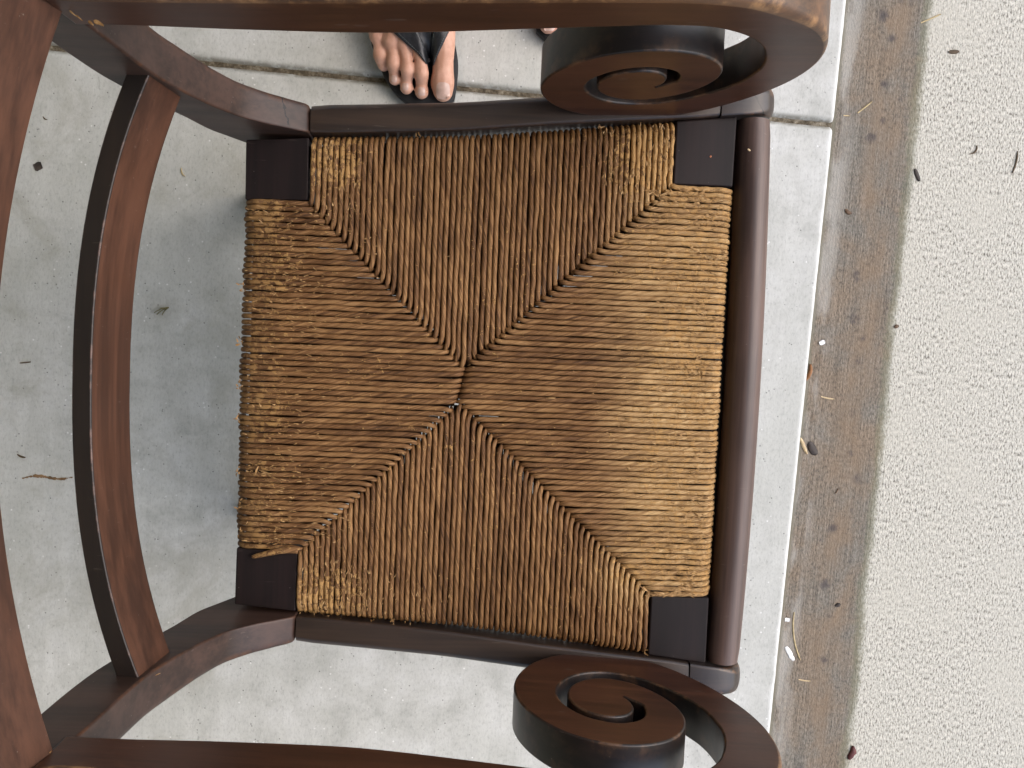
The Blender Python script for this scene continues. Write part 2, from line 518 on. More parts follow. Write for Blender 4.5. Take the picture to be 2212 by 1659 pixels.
# the porch roof that shades the slab (its eave stands over the line of drip marks) and the house wall behind the chair
M_paint = plain('porch_paint', (.46, .43, .33), .7, .1, 3)
def box(name, lo, hi, mat, parent=None):
    x0, y0, z0 = lo; x1, y1, z1 = hi
    v = [(x0, y0, z0), (x1, y0, z0), (x1, y1, z0), (x0, y1, z0), (x0, y0, z1), (x1, y0, z1), (x1, y1, z1), (x0, y1, z1)]
    f = [(3, 2, 1, 0), (4, 5, 6, 7), (0, 1, 5, 4), (1, 2, 6, 5), (2, 3, 7, 6), (3, 0, 4, 7)]
    return mesh_obj(name, v, f, mat, parent, False)
o = box('porch_ceiling', (-2.6, -5, 2.45), (.53, 5, 2.62), M_paint); o.rotation_euler.z = GR; struct(o)
o = box('house_wall', (-2.75, -5, -.1), (-2.6, 5, 2.62), M_paint); o.rotation_euler.z = GR; struct(o)

# ------------------------------------------------------------------ the armchair
chair = empty('armchair', 'dark mahogany scroll-arm chair with a worn woven rush seat', 'armchair')

# -- scroll arms
RO = [(65, 147.8), (56, 142.3), (47, 134.8), (38, 126.3), (29, 117.9), (20, 110.1), (11, 103.0), (2, 96.9), (-7, 92.0), (-16, 88.3), (-25, 85.9), (-34, 84.5), (-43, 84.3), (-52, 84.8), (-61, 85.7), (-70, 86.6), (-79, 87.3), (-88, 87.5), (-97, 87.4), (-106, 87.1), (-115, 86.9), (-123, 86.7), (-132, 86.3), (-141, 85.8), (-150, 85.3), (-159, 85.0), (-168, 85.1), (-177, 85.3), (-186, 85.4), (-195, 85.3), (-204, 85.0), (-213, 84.9), (-222, 84.9), (-231, 84.8), (-240, 84.2), (-249, 82.8), (-258, 80.8), (-267, 78.3), (-276, 75.4), (-285, 72.2), (-294, 68.5), (-303, 64.3), (-312, 59.8), (-321, 55.1), (-330, 50.5), (-339, 46.1), (-348, 42.2), (-357, 38.8), (-366, 36.1), (-375, 34.0), (-384, 32.5), (-393, 31.4), (-402, 30.8), (-411, 30.5), (-420, 30.5), (-429, 30.8), (-438, 31.4), (-447, 32.2), (-456, 33.2), (-465, 34.2), (-474, 35.2), (-483, 36.1), (-492, 36.9), (-500, 37.9), (-509, 38.9), (-518, 40.1), (-527, 41.3), (-536, 42.4), (-545, 43.5), (-554, 44.4), (-563, 45.0), (-572, 45.2), (-581, 44.8), (-590, 43.7), (-599, 42.0), (-608, 39.7), (-617, 36.7), (-626, 33.1), (-635, 28.5), (-644, 23.0), (-653, 16.9), (-662, 11.5), (-671, 7.5), (-680, 5.1)]
RI = [(95, 122.5), (86, 120.3), (78, 116.1), (69, 110.2), (60, 103.1), (52, 95.6), (43, 88.1), (34, 80.8), (26, 73.9), (17, 67.5), (8, 62.0), (0, 57.1), (-9, 52.9), (-18, 49.5), (-26, 47.0), (-35, 45.3), (-44, 44.2), (-52, 43.7), (-61, 43.7), (-70, 43.9), (-78, 44.4), (-87, 45.0), (-96, 45.6), (-104, 46.1), (-113, 46.6), (-122, 46.9), (-131, 47.2), (-139, 47.5), (-148, 48.0), (-157, 48.7), (-165, 49.6), (-174, 50.7), (-183, 51.6), (-191, 52.1), (-200, 52.3), (-209, 52.1), (-217, 51.8), (-226, 51.3), (-235, 50.6), (-243, 49.5), (-252, 47.8), (-261, 45.5), (-269, 42.7), (-278, 39.4), (-287, 35.5), (-295, 31.2), (-304, 26.5), (-313, 21.7), (-321, 17.3)]
SC = (.118, .513)
def pol(t, r): return (SC[0] + r / 1000 * math.cos(math.radians(t)), SC[1] + r / 1000 * math.sin(math.radians(t)))
outer = [(-.252, .676), (-.205, .6745), (-.15, .674), (-.09, .6742), (-.004, .6755), (.039, .6765), (.0985, .6765), (.13, .6728), (.152, .6655)] + [pol(t, r) for t, r in RO]
inner = [(-.252, .634), (-.215, .632), (-.16, .6265), (-.09, .6217), (-.05, .6225), (0, .6268), (.06, .6325), (.095, .6352)] + [pol(t, r) for t, r in RI]
TIP = (.1175, .5115)
oc = catmull([(*p, 0) for p in outer + [TIP]], 300)
ic = catmull([(*p, 0) for p in inner + [TIP]], 230)
poly = [(p.x, p.y) for p in oc] + [(p.x, p.y) for p in ic[-2::-1]]
def arm_y(x): return .2325 + .055 * (x - .05)
ARM_T = .031

def offset_poly(P, E):
    n = len(P); out = []
    for i in range(n):
        a, b, c = Vector(P[i - 1]), Vector(P[i]), Vector(P[(i + 1) % n])
        e = E[i]
        d1, d2 = (b - a), (c - b)
        if d1.length < 1e-9 or d2.length < 1e-9: out.append(P[i]); continue
        n1 = Vector((d1.y, -d1.x)).normalized(); n2 = Vector((d2.y, -d2.x)).normalized()
        m = n1 + n2
        if m.length < .3: out.append((b.x - d1.normalized().x * e, b.y - d1.normalized().y * e)); continue
        m.normalize(); k = 1 / max(.45, m.dot(n1))
        q = b + m * e * k
        out.append((q.x, q.y))
    return out
area = sum(poly[i - 1][0] * poly[i][1] - poly[i][0] * poly[i - 1][1] for i in range(len(poly)))
def make_arm(side):
    sg = 1 if area < 0 else -1
    n = len(poly)
    # the handled top of the arm is rounded over, the rest only eased
    E = [.0016] * n
    for j in range(130):
        t = 1.0 if j < 88 else max(0, 1 - (j - 88) / 34)
        t *= min(1, j / 3)
        E[j] = .0016 + .0062 * t * t * (3 - 2 * t)
    rings = []     # (2D polygon, depth per point, wear)
    for off, dep, w in ((2.0, 0, 0), (1, 0, .5), (.62, .08, 1), (.3, .3, 1), (.08, .62, 1), (0, 1, .5)):
        rings.append((offset_poly(poly, [sg * off * e for e in E]), [dep * e for e in E], w))
    rings.append((poly, [ARM_T * .5] * n, 0))
    for off, dep, w in ((0, 1, .5), (.08, .62, 1), (.3, .3, 1), (.62, .08, 1), (1, 0, .5), (2.0, 0, 0)):
        rings.append((offset_poly(poly, [sg * off * e for e in E]), [ARM_T - dep * e for e in E], w))
    verts, wear, faces, fm = [], [], [], []
    for P, dep, w in rings:
        for (x, z), d in zip(P, dep):
            verts.append((x, side * (arm_y(x) + d), z)); wear.append(w)
    nr = len(rings)
    for i in range(nr - 1):
        for j in range(n):
            k = (j + 1) % n
            faces.append((i * n + j, i * n + k, (i + 1) * n + k, (i + 1) * n + j))
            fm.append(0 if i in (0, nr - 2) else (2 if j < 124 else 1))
    for r in (0, nr - 1):
        tri = geometry.tessellate_polygon([[Vector((x, z, 0)) for x, z in rings[r][0]]])
        for t in tri:
            faces.append(tuple(r * n + q for q in t)); fm.append(0)
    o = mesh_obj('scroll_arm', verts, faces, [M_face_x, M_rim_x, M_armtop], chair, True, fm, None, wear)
    bm = bmesh.new(); bm.from_mesh(o.data)
    bmesh.ops.recalc_face_normals(bm, faces=bm.faces)
    for ed in bm.edges:
        if len(ed.link_faces) == 2 and (ed.calc_face_angle(0) > math.radians(40) or all(f.material_index == 0 for f in ed.link_faces)):
            ed.smooth = False
    for f in bm.faces:
        if f.material_index == 0: f.smooth = False
    bm.to_mesh(o.data); bm.free()
    return o
make_arm(1); make_arm(-1)

# -- back posts running down into the rear legs
POST = [(-.29, 0, -.33, 0), (-.245, .1, -.288, .1), (-.205, .2, -.252, .2), (-.175, .3, -.228, .3), (-.160, .37, -.216, .355), (-.1560, .41, -.215, .375),
        (-.1557, .4275, -.2160, .3815), (-.1557, .4335, -.2165, .385), (-.1600, .4372, -.2185, .389), (-.170, .4440, -.2225, .396), (-.187, .4555, -.231, .410), (-.2015, .470, -.2415, .428), (-.2105, .487, -.2475, .45),
        (-.219, .507, -.254, .476), (-.228, .53, -.262, .504), (-.2345, .553, -.2695, .531), (-.2385, .577, -.2755, .558), (-.2415, .603, -.2795, .588),
        (-.2445, .63, -.282, .62), (-.248, .651, -.285, .645), (-.258, .70, -.293, .70), (-.275, .76, -.309, .76), (-.297, .82, -.330, .82)]
YI = [(0, .2), (.36, .2035), (.43, .2074), (.46, .2085), (.5, .2085), (.55, .211), (.6, .2145), (.65, .2175), (.7, .22), (.82, .225)]
TH = [(0, .026), (.425, .0246), (.44, .0248), (.47, .0275), (.53, .032), (.6, .033), (.82, .033)]
fp = catmull([(a, b, 0) for a, b, _, _ in POST], 190); rp = catmull([(c, d, 0) for _, _, c, d in POST], 190)
for s in (1, -1):
    loops, wr = [], []
    for f, r in zip(fp, rp):
        yf, yr = lerp_tab(YI, f.y), lerp_tab(YI, r.y)
        tf, tr = lerp_tab(TH, f.y), lerp_tab(TH, r.y)
        l, w = rrect((f.x, s * yf, f.y), (f.x, s * (yf + tf), f.y), (r.x, s * (yr + tr), r.y), (r.x, s * yr, r.y), (.0022, .0068, .004, .002))
        loops.append(l); wr.append(w)
    loft('back_post', loops, M_post, chair, wr)

# -- side rails
RAIL = [(-.1548, .2073), (-.1, .2110), (-.026, .2166), (.05, .2256), (.12, .2325), (.1925, .2395)]
for s in (1, -1):
    loops, wr = [], []
    for i in range(24):
        x = -.1548 + (.1925 + .1548) * i / 23
        y = lerp_tab(RAIL, x); t = .0248
        e = .0008 if i in (0, 23) else 0
        l, w = rrect((x, s * (y + e), .4345 - e), (x, s * (y + t - e), .4335 - e), (x, s * (y + t), .388), (x, s * y, .388), (.0025, .007, .003, .002))
        # crowned top
        l = [Vector((p.x, p.y, p.z + (.0035 * math.sin(math.pi * min(1, max(0, (abs(p.y) - y) / t))) if p.z > .42 else 0))) for p in l]
        loops.append(l); wr.append(w)
    loft('side_rail', loops, M_rail, chair, wr)

# -- front legs with a rounded nose at the top
LEGF = [(.1935, .4365), (.208, .4375), (.224, .4368), (.2355, .4325), (.2425, .4245), (.2458, .411), (.2448, .392), (.2390, .365), (.2300, .33), (.2235, .28), (.2265, .2), (.239, .1), (.263, 0)]
LEGR = [(.1935, .388), (.1937, .386), (.194, .384), (.1938, .38), (.193, .375), (.192, .368), (.191, .36), (.189, .345), (.1865, .32), (.1855, .275), (.189, .2), (.203, .1), (.229, 0)]
f3 = catmull([(a, b, 0) for a, b in LEGF], 60); r3 = catmull([(a, b, 0) for a, b in LEGR], 60)
for s in (1, -1):
    loops, wr = [], []
    for f, r in zip(f3, r3):
        y0 = .2395 + (f.x - .1925) * .10
        y1 = .2395 + (r.x - .1925) * .10
        t = .0262
        nose = max(0, min(1, (f.x - .222) / .022)) if f.y > .36 else 0
        l, w = rrect((f.x, s * y0, f.y), (f.x, s * (y0 + t), f.y), (r.x, s * (y1 + t), r.y), (r.x, s * y1, r.y), (.0025 + .006 * nose, .006 + .006 * nose, .003, .002))
        loops.append(l); wr.append(w)
    loft('front_leg', loops, M_leg, chair, wr)

# -- rounded front rail
loops = []
for i in range(40):
    t = i / 39 * 2 - 1
    y = .2405 * t
    cx = .2257 + .0050 * (1 - t * t)
    k = 1.0 if 0 < i < 39 else .95
    loops.append([Vector((cx + .0156 * k * math.cos(a), y, .4185 + .0185 * k * math.sin(a))) for a in [2 * math.pi * j / 32 for j in range(32)]])
loft('front_rail', loops, M_front, chair, [[0] * 32] * 40)

# -- front apron under the rounded rail
loops, wr = [], []
for i in range(21):
    t = i / 20 * 2 - 1
    x = .2125 + .0045 * (1 - t * t)
    l, w = rrect((x + .006, .2385 * t, .4145), (x + .006, .2385 * t, .372), (x - .005, .2385 * t, .372), (x - .005, .2385 * t, .4145), (.001,) * 4)
    loops.append(l); wr.append([0] * len(l))
loft('front_apron', loops, M_block, chair, wr)

# -- corner blocks
def block(c, zt, zb, bev):
    bm = bmesh.new()
    vs = [bm.verts.new((x, y, z)) for z in (zb, zt) for x, y in c]
    for f in ((3, 2, 1, 0), (4, 5, 6, 7), (0, 1, 5, 4), (1, 2, 6, 5), (2, 3, 7, 6), (3, 0, 4, 7)):
        bm.faces.new([vs[i] for i in f])
    bmesh.ops.recalc_face_normals(bm, faces=bm.faces)
    bmesh.ops.bevel(bm, geom=list(bm.edges), offset=bev, segments=3, profile=.5, affect='EDGES')
    me = bpy.data.meshes.new('corner_block'); 
    for f in bm.faces: f.smooth = True
    bm.to_mesh(me); bm.free()
    me.materials.append(M_block)
    o = bpy.data.objects.new('corner_block', me); link(o, chair)
    m = o.modifiers.new('weighted_normal', 'WEIGHTED_NORMAL'); m.weight = 100
    return o
for s in (1, -1):
    block([(-.2095, s * .2000), (-.1568, s * .2046), (-.1562, s * .1518), (-.2090, s * .1498)], .430, .36, .0012)
    block([(.1560, s * .2355), (.2094, s * .2424), (.2090, s * .1812), (.1560, s * .1808)], .430, .36, .0020)

# -- cross bar and crest rail of the back
def bar(name, prof, ye, mats, fm):
    loops, wr = [], []
    for i in range(49):
        t = i / 48 * 2 - 1
        c = prof(t)
        l, w = rrect(*[(x, ye * t, z) for x, z in c], (.0013, .0013, .0016, .0013))
        loops.append(l); wr.append(w)
    return loft(name, loops, mats, chair, wr, True, fm)
def cb(t):
    a = abs(t) ** 2.4
    return [(-.2755 + .0368 * a, .5574), (-.2665 + .0350 * a, .5140), (-.2805 + .0352 * a, .5120), (-.2895 + .0346 * a, .5560)]
# corner order: top-front, bottom-front, bottom-back, top-back ; 5 points per corner
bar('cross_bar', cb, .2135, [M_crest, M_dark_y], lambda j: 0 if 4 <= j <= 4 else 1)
def crest(t):
    x = -.285 + .0380 * t * t
    return [(x - .030, .79), (x, .6530), (x - .019, .6500), (x - .047, .79)]
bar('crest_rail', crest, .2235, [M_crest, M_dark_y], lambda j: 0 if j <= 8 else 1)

# -- seat bars that the rush is wound on
def seat_bar(a, b, r=.0095):
    a, b = Vector(a), Vector(b); d = (b - a).normalized(); sd_ = d.cross(Vector((0, 0, 1)))
    loft('seat_bar', [[p + sd_ * r * math.cos(q) + Vector((0, 0, 1)) * r * math.sin(q) for q in [2 * math.pi * k / 12 for k in range(12)]] for p in (a, b)], M_block, chair, [[0] * 12] * 2)
ZB = .4165
seat_bar((-.1955, .151, ZB), (-.1955, -.151, ZB)); seat_bar((.1965, .182, ZB), (.1965, -.182, ZB))
for s in (1, -1): seat_bar((-.157, s * .1905, ZB), (.156, s * .2215, ZB))

# -- rush seat: every twisted cord is its own piece
rng = random.Random(3)
AP_T, AP_B = (-.0168, .0146), (-.0236, -.0167)
CA, CB_, CC, CD = (-.1555, .1520), (.1572, .1805), (-.1568, -.1510), (.1552, -.1818)
def sag(x, y): return .4308 - .0045 * math.exp(-((x / .10) ** 2 + (y / .09) ** 2))
def seg_x_at(p, q, x): t = (x - p[0]) / (q[0] - p[0]); return p[1] + (q[1] - p[1]) * t
def seg_y_at(p, q, y): t = (y - p[1]) / (q[1] - p[1]); return p[0] + (q[0] - p[0]) * t

def tube(path, rad, side, seed, sides=11, twist=900., uvr=.0024):
    """twisted cord along a path lying in a vertical plane whose horizontal normal is `side`"""
    n = len(path); verts, faces, uvs = [], [], []
    s = 0; ss = []
    for i, p in enumerate(path):
        if i: s += (path[i] - path[i - 1]).length
        ss.append(s)
    for i, p in enumerate(path):
        tg = (path[min(i + 1, n - 1)] - path[max(i - 1, 0)]).normalized()
        nr = side.cross(tg).normalized()
        if nr.z < 0 and abs(tg.z) < .9: nr = -nr
        sd_ = tg.cross(nr)
        for k in range(sides):
            a = -math.pi / 2 + 2 * math.pi * k / sides
            tw = ss[i] * twist * .44
            r = rad[i] * (1 + .028 * math.cos(2 * a - tw + seed * 6) + .022 * math.cos(3 * a - tw * 1.5 + seed * 11))
            verts.append(p + sd_ * r * math.cos(a) + nr * r * math.sin(a))
    for i in range(n - 1):
        for k in range(sides):
            k2 = (k + 1) % sides
            faces.append((i * sides + k, i * sides + k2, (i + 1) * sides + k2, (i + 1) * sides + k))
            u0, u1 = ss[i] / (2 * math.pi * uvr), ss[i + 1] / (2 * math.pi * uvr)
            v0, v1 = k / sides, (k + 1) / sides
            uvs += [(u0, v0), (u0, v1), (u1, v1), (u1, v0)]
    for b, rev in ((0, True), ((n - 1) * sides, False)):
        c = len(verts); verts.append(path[0] if b == 0 else path[-1])
        for k in range(sides):
            k2 = (k + 1) % sides
            faces.append((c, b + k2, b + k) if rev else (c, b + k, b + k2)); uvs += [(0, 0)] * 3
    return verts, faces, uvs

bmv, bmf, bmuv = [], [], []
def under_add(path, side):
    v, f, u = tube(path, [.0026] * len(path), side, 0, 6)
    b = len(bmv); bmv.extend(v); bmf.extend([tuple(i + b for i in q) for q in f]); bmuv.extend(u)

cords = []
def cord(kind, c, end, edge, over, bend, r0):
    """kind 'v': cord runs along y at x=c from the outer edge to end; 'h': along x at y=c. over: tip curls over its neighbour"""
    sgn = 1 if edge > end else -1
    L = abs(edge - end)
    seed = rng.random()
    wob = [rng.uniform(-.00028, .00028) for _ in range(3)]
    tilt = rng.uniform(-.0004, .0004)
    P, R = [], []
    ext = .0026 if over else -.0006
    start = end - sgn * ext
    nseg = max(6, int((L + ext) / .0028))
    def pt(a, lat, z): return Vector((c + lat, a, z)) if kind == 'v' else Vector((a, c + lat, z))
    for i in range(nseg + 1):
        t = i / nseg
        a = start + (edge - sgn * .0115 - start) * t
        dist = abs(a - start)
        lat = wob[0] * math.sin(5 * t + seed * 9) + wob[1] * math.sin(13 * t + seed * 4) + wob[2] * math.sin(29 * t) + tilt * (t - .5)
        x, y = (c, a) if kind == 'v' else (a, c)
        z = sag(x, y)
        z += .0005 * math.sin(17 * t + seed * 20)
        if dist < .010:
            k = 1 - dist / .010
            if over:
                z += .0010 * k - .0075 * max(0, k - .55) ** 2 / .2
                lat += bend * .0030 * k * k
            else:
                z -= .0046 * k * k
                lat -= bend * .0012 * k * k
        P.append(pt(a, lat, z))
        rr = r0 * (1 + .04 * math.sin(7 * t + seed * 30) + .03 * math.sin(23 * t + seed * 50))
        if i == 0: rr *= .55
        elif i == 1: rr *= .86
        R.append(rr)
    # wrap over the seat bar
    z0 = P[-1].z; q = .0125
    for k in range(1, 8):
        a = math.pi / 2 * k / 7
        P.append(pt(edge - sgn * .0115 + sgn * q * math.sin(a) * .93, lat, z0 - q * (1 - math.cos(a)) * 1.05)); R.append(r0)
    P.append(pt(edge - sgn * .0002, lat, z0 - .021)); R.append(r0 * .95)
    side = Vector((1, 0, 0)) if kind == 'v' else Vector((0, 1, 0))
    cords.append((P, R, side, seed))
    U = [pt(start + (edge - sgn * .006 - start) * t + 0, .0024, .4035 - .002 * (1 - t)) for t in (0, .5, 1)]
    under_add(U, side)

NT, NB, NBK, NFR = 65, 66, 62, 75
def side_edge(x, s):   # outer face of the rush along the side bars
    tab = [(-.1568, .2052), (-.0266, .2135), (.0139, .2176), (.0801, .2257), (.1560, .2350)] if s > 0 else [(-.1568, .2062), (-.01, .2150), (.08, .2255), (.156, .2350)]
    return lerp_tab(tab, x)
for i in range(NT):
    x = -.1545 + (.1555 + .1545) * (i + .5) / NT + rng.uniform(-.0002, .0002)
    left = x < AP_T[0]
    e = seg_x_at(CA, AP_T, x) if left else seg_x_at(CB_, AP_T, x)
    cord('v', x, e, side_edge(x, 1), left, -1, .310 / NT / 2 * .905)
for i in range(NB):
    x = -.1560 + (.1545 + .1560) * (i + .5) / NB + rng.uniform(-.0002, .0002)
    left = x < AP_B[0]
    e = seg_x_at(CC, AP_B, x) if left else seg_x_at(CD, AP_B, x)
    cord('v', x, e, -side_edge(x, -1), not left, 1, .3105 / NB / 2 * .905)
def seam_x(y): return AP_B[0] + (AP_T[0] - AP_B[0]) * (y - AP_B[1]) / (AP_T[1] - AP_B[1])
for i in range(NBK):
    y = .1512 - (.1512 + .1500) * (i + .5) / NBK + rng.uniform(-.0002, .0002)
    if y > AP_T[1]: e, ov = seg_y_at(CA, AP_T, y), False
    elif y < AP_B[1]: e, ov = seg_y_at(CC, AP_B, y), True
    else: e, ov = seam_x(y) + .0016, False
    bulge = .0012 * math.sin(i * .7) * .5 + rng.uniform(0, .0012)
    cord('h', y, e, -.2085 - bulge - .0012 * (1 - (y / .15) ** 2), ov, -1, .3012 / NBK / 2 * .905)
for i in range(NFR):
    y = .1805 - (.1805 + .1812) * (i + .5) / NFR + rng.uniform(-.0002, .0002)
    if y > AP_T[1]: e, ov = seg_y_at(CB_, AP_T, y), True
    elif y < AP_B[1]: e, ov = seg_y_at(CD, AP_B, y), False
    else: e, ov = seam_x(y) - .0012, False
    cord('h', y, e, .2090 + rng.uniform(-.0002, .0008), ov, 1, .3617 / NFR / 2 * .915)

def wedge(o0, o1, i1, i0):
    b = len(bmv)
    for z in (.4205, .4085):
        for x, y in (o0, o1, i1, i0): bmv.append(Vector((x, y, z)))
    for q in ((0, 1, 2, 3), (7, 6, 5, 4), (0, 4, 5, 1), (1, 5, 6, 2), (2, 6, 7, 3), (3, 7, 4, 0)):
        bmf.append(tuple(b + k for k in q)); bmuv.extend([(0, .3)] * 4)
def lp(a, b, t): return (a[0] + (b[0] - a[0]) * t, a[1] + (b[1] - a[1]) * t)
K = .80
wedge((-.150, .193), (.150, .223), lp((.146, .186), AP_T, K), lp((-.146, .157), AP_T, K))
wedge((-.150, -.193), (.150, -.223), lp((.146, -.188), AP_B, K), lp((-.147, -.157), AP_B, K))
wedge((-.197, .147), (-.197, -.147), lp((-.160, -.143), AP_B, K), lp((-.160, .144), AP_T, K))
wedge((.198, .177), (.198, -.177), lp((.160, -.174), AP_B, K), lp((.160, .172), AP_T, K))
rush = mesh_obj('rush_seat', bmv, bmf, M_under_shaded, chair, True, None, bmuv)
for P, R, side, seed in cords:
    v, f, u = tube(P, R, side, seed)
    mesh_obj('rush_cord', v, f, M_rush, rush, True, None, u)

# broken cord end lying across the rear corner block
pth = catmull([px(644, 1189, .4325), px(628, 1188, .4335), px(602, 1190, .4345), px(575, 1196, .4345), px(545, 1203, .434)], 26)
v, f, u = tube(pth, [.0029 * (1 - .45 * (i / 25) ** 3) for i in range(26)], Vector((0, 1, 0)), .4)
mesh_obj('broken_cord', v, f, M_rush, rush, True, None, u)

# peeled paper fibres standing off the cords
fv, ff = [], []
def fibre(p, ang, L, w, lift):
    d = Vector((math.cos(ang), math.sin(ang), 0)); s = Vector((-d.y, d.x, 0))
    b = len(fv); n = 4
    cv = rng.uniform(-.25, .25)
    for i in range(n + 1):
        t = i / n
        ww = w * (1 - .6 * t * t) * (0.55 + .45 * min(1, t * 4))
        c = p + d * L * t + s * cv * L * t * t + Vector((0, 0, lift * math.sin(t * math.pi * .8)))
        fv.append(c - s * ww * .5); fv.append(c + s * ww * .5 + Vector((0, 0, w * .35)))
    for i in range(n):
        q = b + 2 * i
        ff.append((q, q + 1, q + 3, q + 2))
def scatter(n, u0, u1, v0, v1, ang0, Lm=.006, wm=.0008, bias=None):
    k = 0; n = int(n * .75)
    while k < n:
        u, vv = rng.uniform(u0, u1), rng.uniform(v0, v1)
        p = px(u, vv, .433)
        if mnoise.noise(Vector((p.x * 55, p.y * 55, 2))) + rng.uniform(-.35, .35) < -.05: continue
        if p.x > .2035 or p.x < -.2045: continue
        p.z = sag(p.x, p.y) + .0020
        fibre(p, ang0 + rng.choice((0, math.pi)) + rng.gauss(0, .30), Lm * rng.uniform(.3, .85), wm * rng.uniform(.5, 1.4), rng.uniform(.0001, .0007))
        k += 1
H, V_ = 0.0, math.pi / 2
scatter(420, 528, 700, 440, 1180, H, .006)
scatter(160, 540, 820, 440, 700, H, .005)
scatter(130, 545, 760, 1000, 1190, H, .006)
scatter(300, 648, 800, 1215, 1325, V_, .005)
scatter(90, 800, 1000, 1240, 1345, V_, .004)
scatter(60, 1200, 1390, 1270, 1390, V_, .004)
scatter(130, 672, 780, 305, 470, V_, .0045)
scatter(230, 1290, 1452, 275, 420, V_, .006)
scatter(420, 1400, 1574, 415, 1280, H, .006)
scatter(260, 1490, 1572, 415, 1280, H, .006, .001)
scatter(60, 1380, 1560, 408, 440, H, .012, .0012)
scatter(60, 1390, 1525, 1260, 1288, H, .012, .0012)
scatter(120, 800, 1350, 500, 1150, H, .0035, .0006)
scatter(110, 1330, 1500, 500, 1200, H, .005)
# tufts at the rims
for u, vv in [(512, 900), (511, 1018), (515, 735), (520, 620), (516, 1090), (518, 1150), (800, 1338), (735, 1336), (700, 1333), (845, 1342), (1395, 1410), (900, 288), (515, 830), (540, 1010), (560, 1020), (575, 1006)]:
    p = px(u, vv, .428)
    for _ in range(6):
        fibre(p + Vector((rng.uniform(-.001, .003) * (1 if u < 1000 else -1), rng.uniform(-.004, .004), rng.uniform(-.003, .003))), rng.uniform(0, 6.28), rng.uniform(.0015, .0045), .0012, .0006)
# larger splinters of paper
for (u, vv, a, L) in [(1525, 548, -.4, .012), (1512, 795, -1.3, .010), (1490, 552, .1, .010), (560, 1015, -.3, .012), (575, 1022, -.5, .014), (552, 1025, 1.3, .008), (625, 618, .3, .006),
                      (1490, 1170, .3, .012), (1440, 1180, .2, .01), (1500, 1108, -.8, .008), (1180, 860, .1, .008), (1350, 905, .1, .006), (1480, 790, -1.2, .007)]:
    p = px(u, vv, .4335); p.z = .4335
    fibre(p, a, L, .0018, .002)
fo = mesh_obj('frayed_fibres', fv, ff, M_fray, rush, True)
fo['kind'] = 'stuff'

chv, chf = fv, ff
fv, ff = [], []
for (u, v, a, L, w) in [(203, 47, -.1, .010, .004), (191, 47, -.3, .006, .003), (165, 33, -.7, .008, .0015), (150, 22, -.75, .009, .0018), (135, 10, -.75, .009, .0015), (122, 2, -.7, .008, .002),
                        (75, 1655, .7, .008, .003), (88, 1643, .75, .012, .0022), (100, 1633, .8, .008, .0015), (336, 1459, .65, .007, .0012)]:
    p = px(u, v, .6555 if u < 300 else .545)
    fibre(p, a, L * .6, w * .6, .0006)
cw = mesh_obj('chipped_wood', fv, ff, M_fray, chair, True)
cw['kind'] = 'stuff'

# tiny seed and flecks lying on the wood
def chip(name, u, v, z, L, W, H_, rot, mat, label, cat, group=None, curve=0, n=7, taper=.35):
    """small leaf/splinter shaped bit lying on a surface"""
    p = px(u, v, z)
    vs, fs = [], []
    for i in range(n):
        t = i / (n - 1) * 2 - 1
        hw = W / 2 * (taper + (1 - taper) * math.sqrt(max(0, 1 - t * t)))
        off = curve * L * (t * t - .3)
        wob = mnoise.noise(Vector((t * 3, u, v))) * W * .2
        up = H_ * (.55 + .35 * mnoise.noise(Vector((t * 2, v, u))))
        for a, b in ((-hw, 0), (hw, 0), (hw * .75, up), (-hw * .75, up * .85)):
            vs.append((t * L / 2, off + a + wob, b))
    for i in range(n - 1):
        for k in range(4):
            k2 = (k + 1) % 4
            fs.append((i * 4 + k, i * 4 + k2, (i + 1) * 4 + k2, (i + 1) * 4 + k))
    fs.append((0, 1, 2, 3)); fs.append(tuple((n - 1) * 4 + k for k in (3, 2, 1, 0)))
    o = mesh_obj(name, vs, fs, mat, None, True)
    o.location = p; o.rotation_euler.z = rot
    return tag(o, label, cat, group)

M_straw = plain('dry_straw', (.46, .36, .19), .6)
M_twig = plain('brown_twig', (.10, .068, .038), .7)
M_leaf = plain('dead_leaf', (.13, .075, .04), .6)
M_dleaf = plain('dark_leaf', (.045, .034, .028), .6)
M_chipw = plain('white_paint', (.8, .8, .78), .6, .08)
M_olive = plain('olive_leaf', (.16, .14, .06), .6)
M_red = plain('maroon_leaf', (.10, .025, .022), .6)
M_splin = plain('pale_splinter', (.62, .47, .27), .6)

# ------------------------------------------------------------------ litter on the ground
D = math.radians
LIT = 'bits of litter on the ground'
F0 = .0004
chip('leaf_scrap', 82, 359, F0, .011, .011, .0012, D(20), M_dleaf, 'square black leaf scrap on the slab between crest rail and cross bar', 'leaf', LIT, 0, 5, .8)
chip('grey_twig', 55, 783, F0, .015, .002, .0015, D(8), M_twig, 'short straight dark twig on the slab near the crest rail', 'twig', LIT, 0, 7, .7)
chip('curled_stalk', 394, 373, F0, .013, .0022, .0015, D(-65), M_straw, 'curled tan stalk on the slab below the cross bar top end', 'stalk', LIT, .18)
chip('dark_seed', 97, 256, F0, .007, .0018, .0012, D(-35), M_twig, 'tiny dark curved seed on the slab above the black leaf scrap', 'seed', LIT, .2)
chip('bark_flake', 46, 986, F0, .012, .003, .0015, D(-20), M_twig, 'brown-grey bark flake on the stained slab near the brown crumb trail', 'bark', LIT, .1)
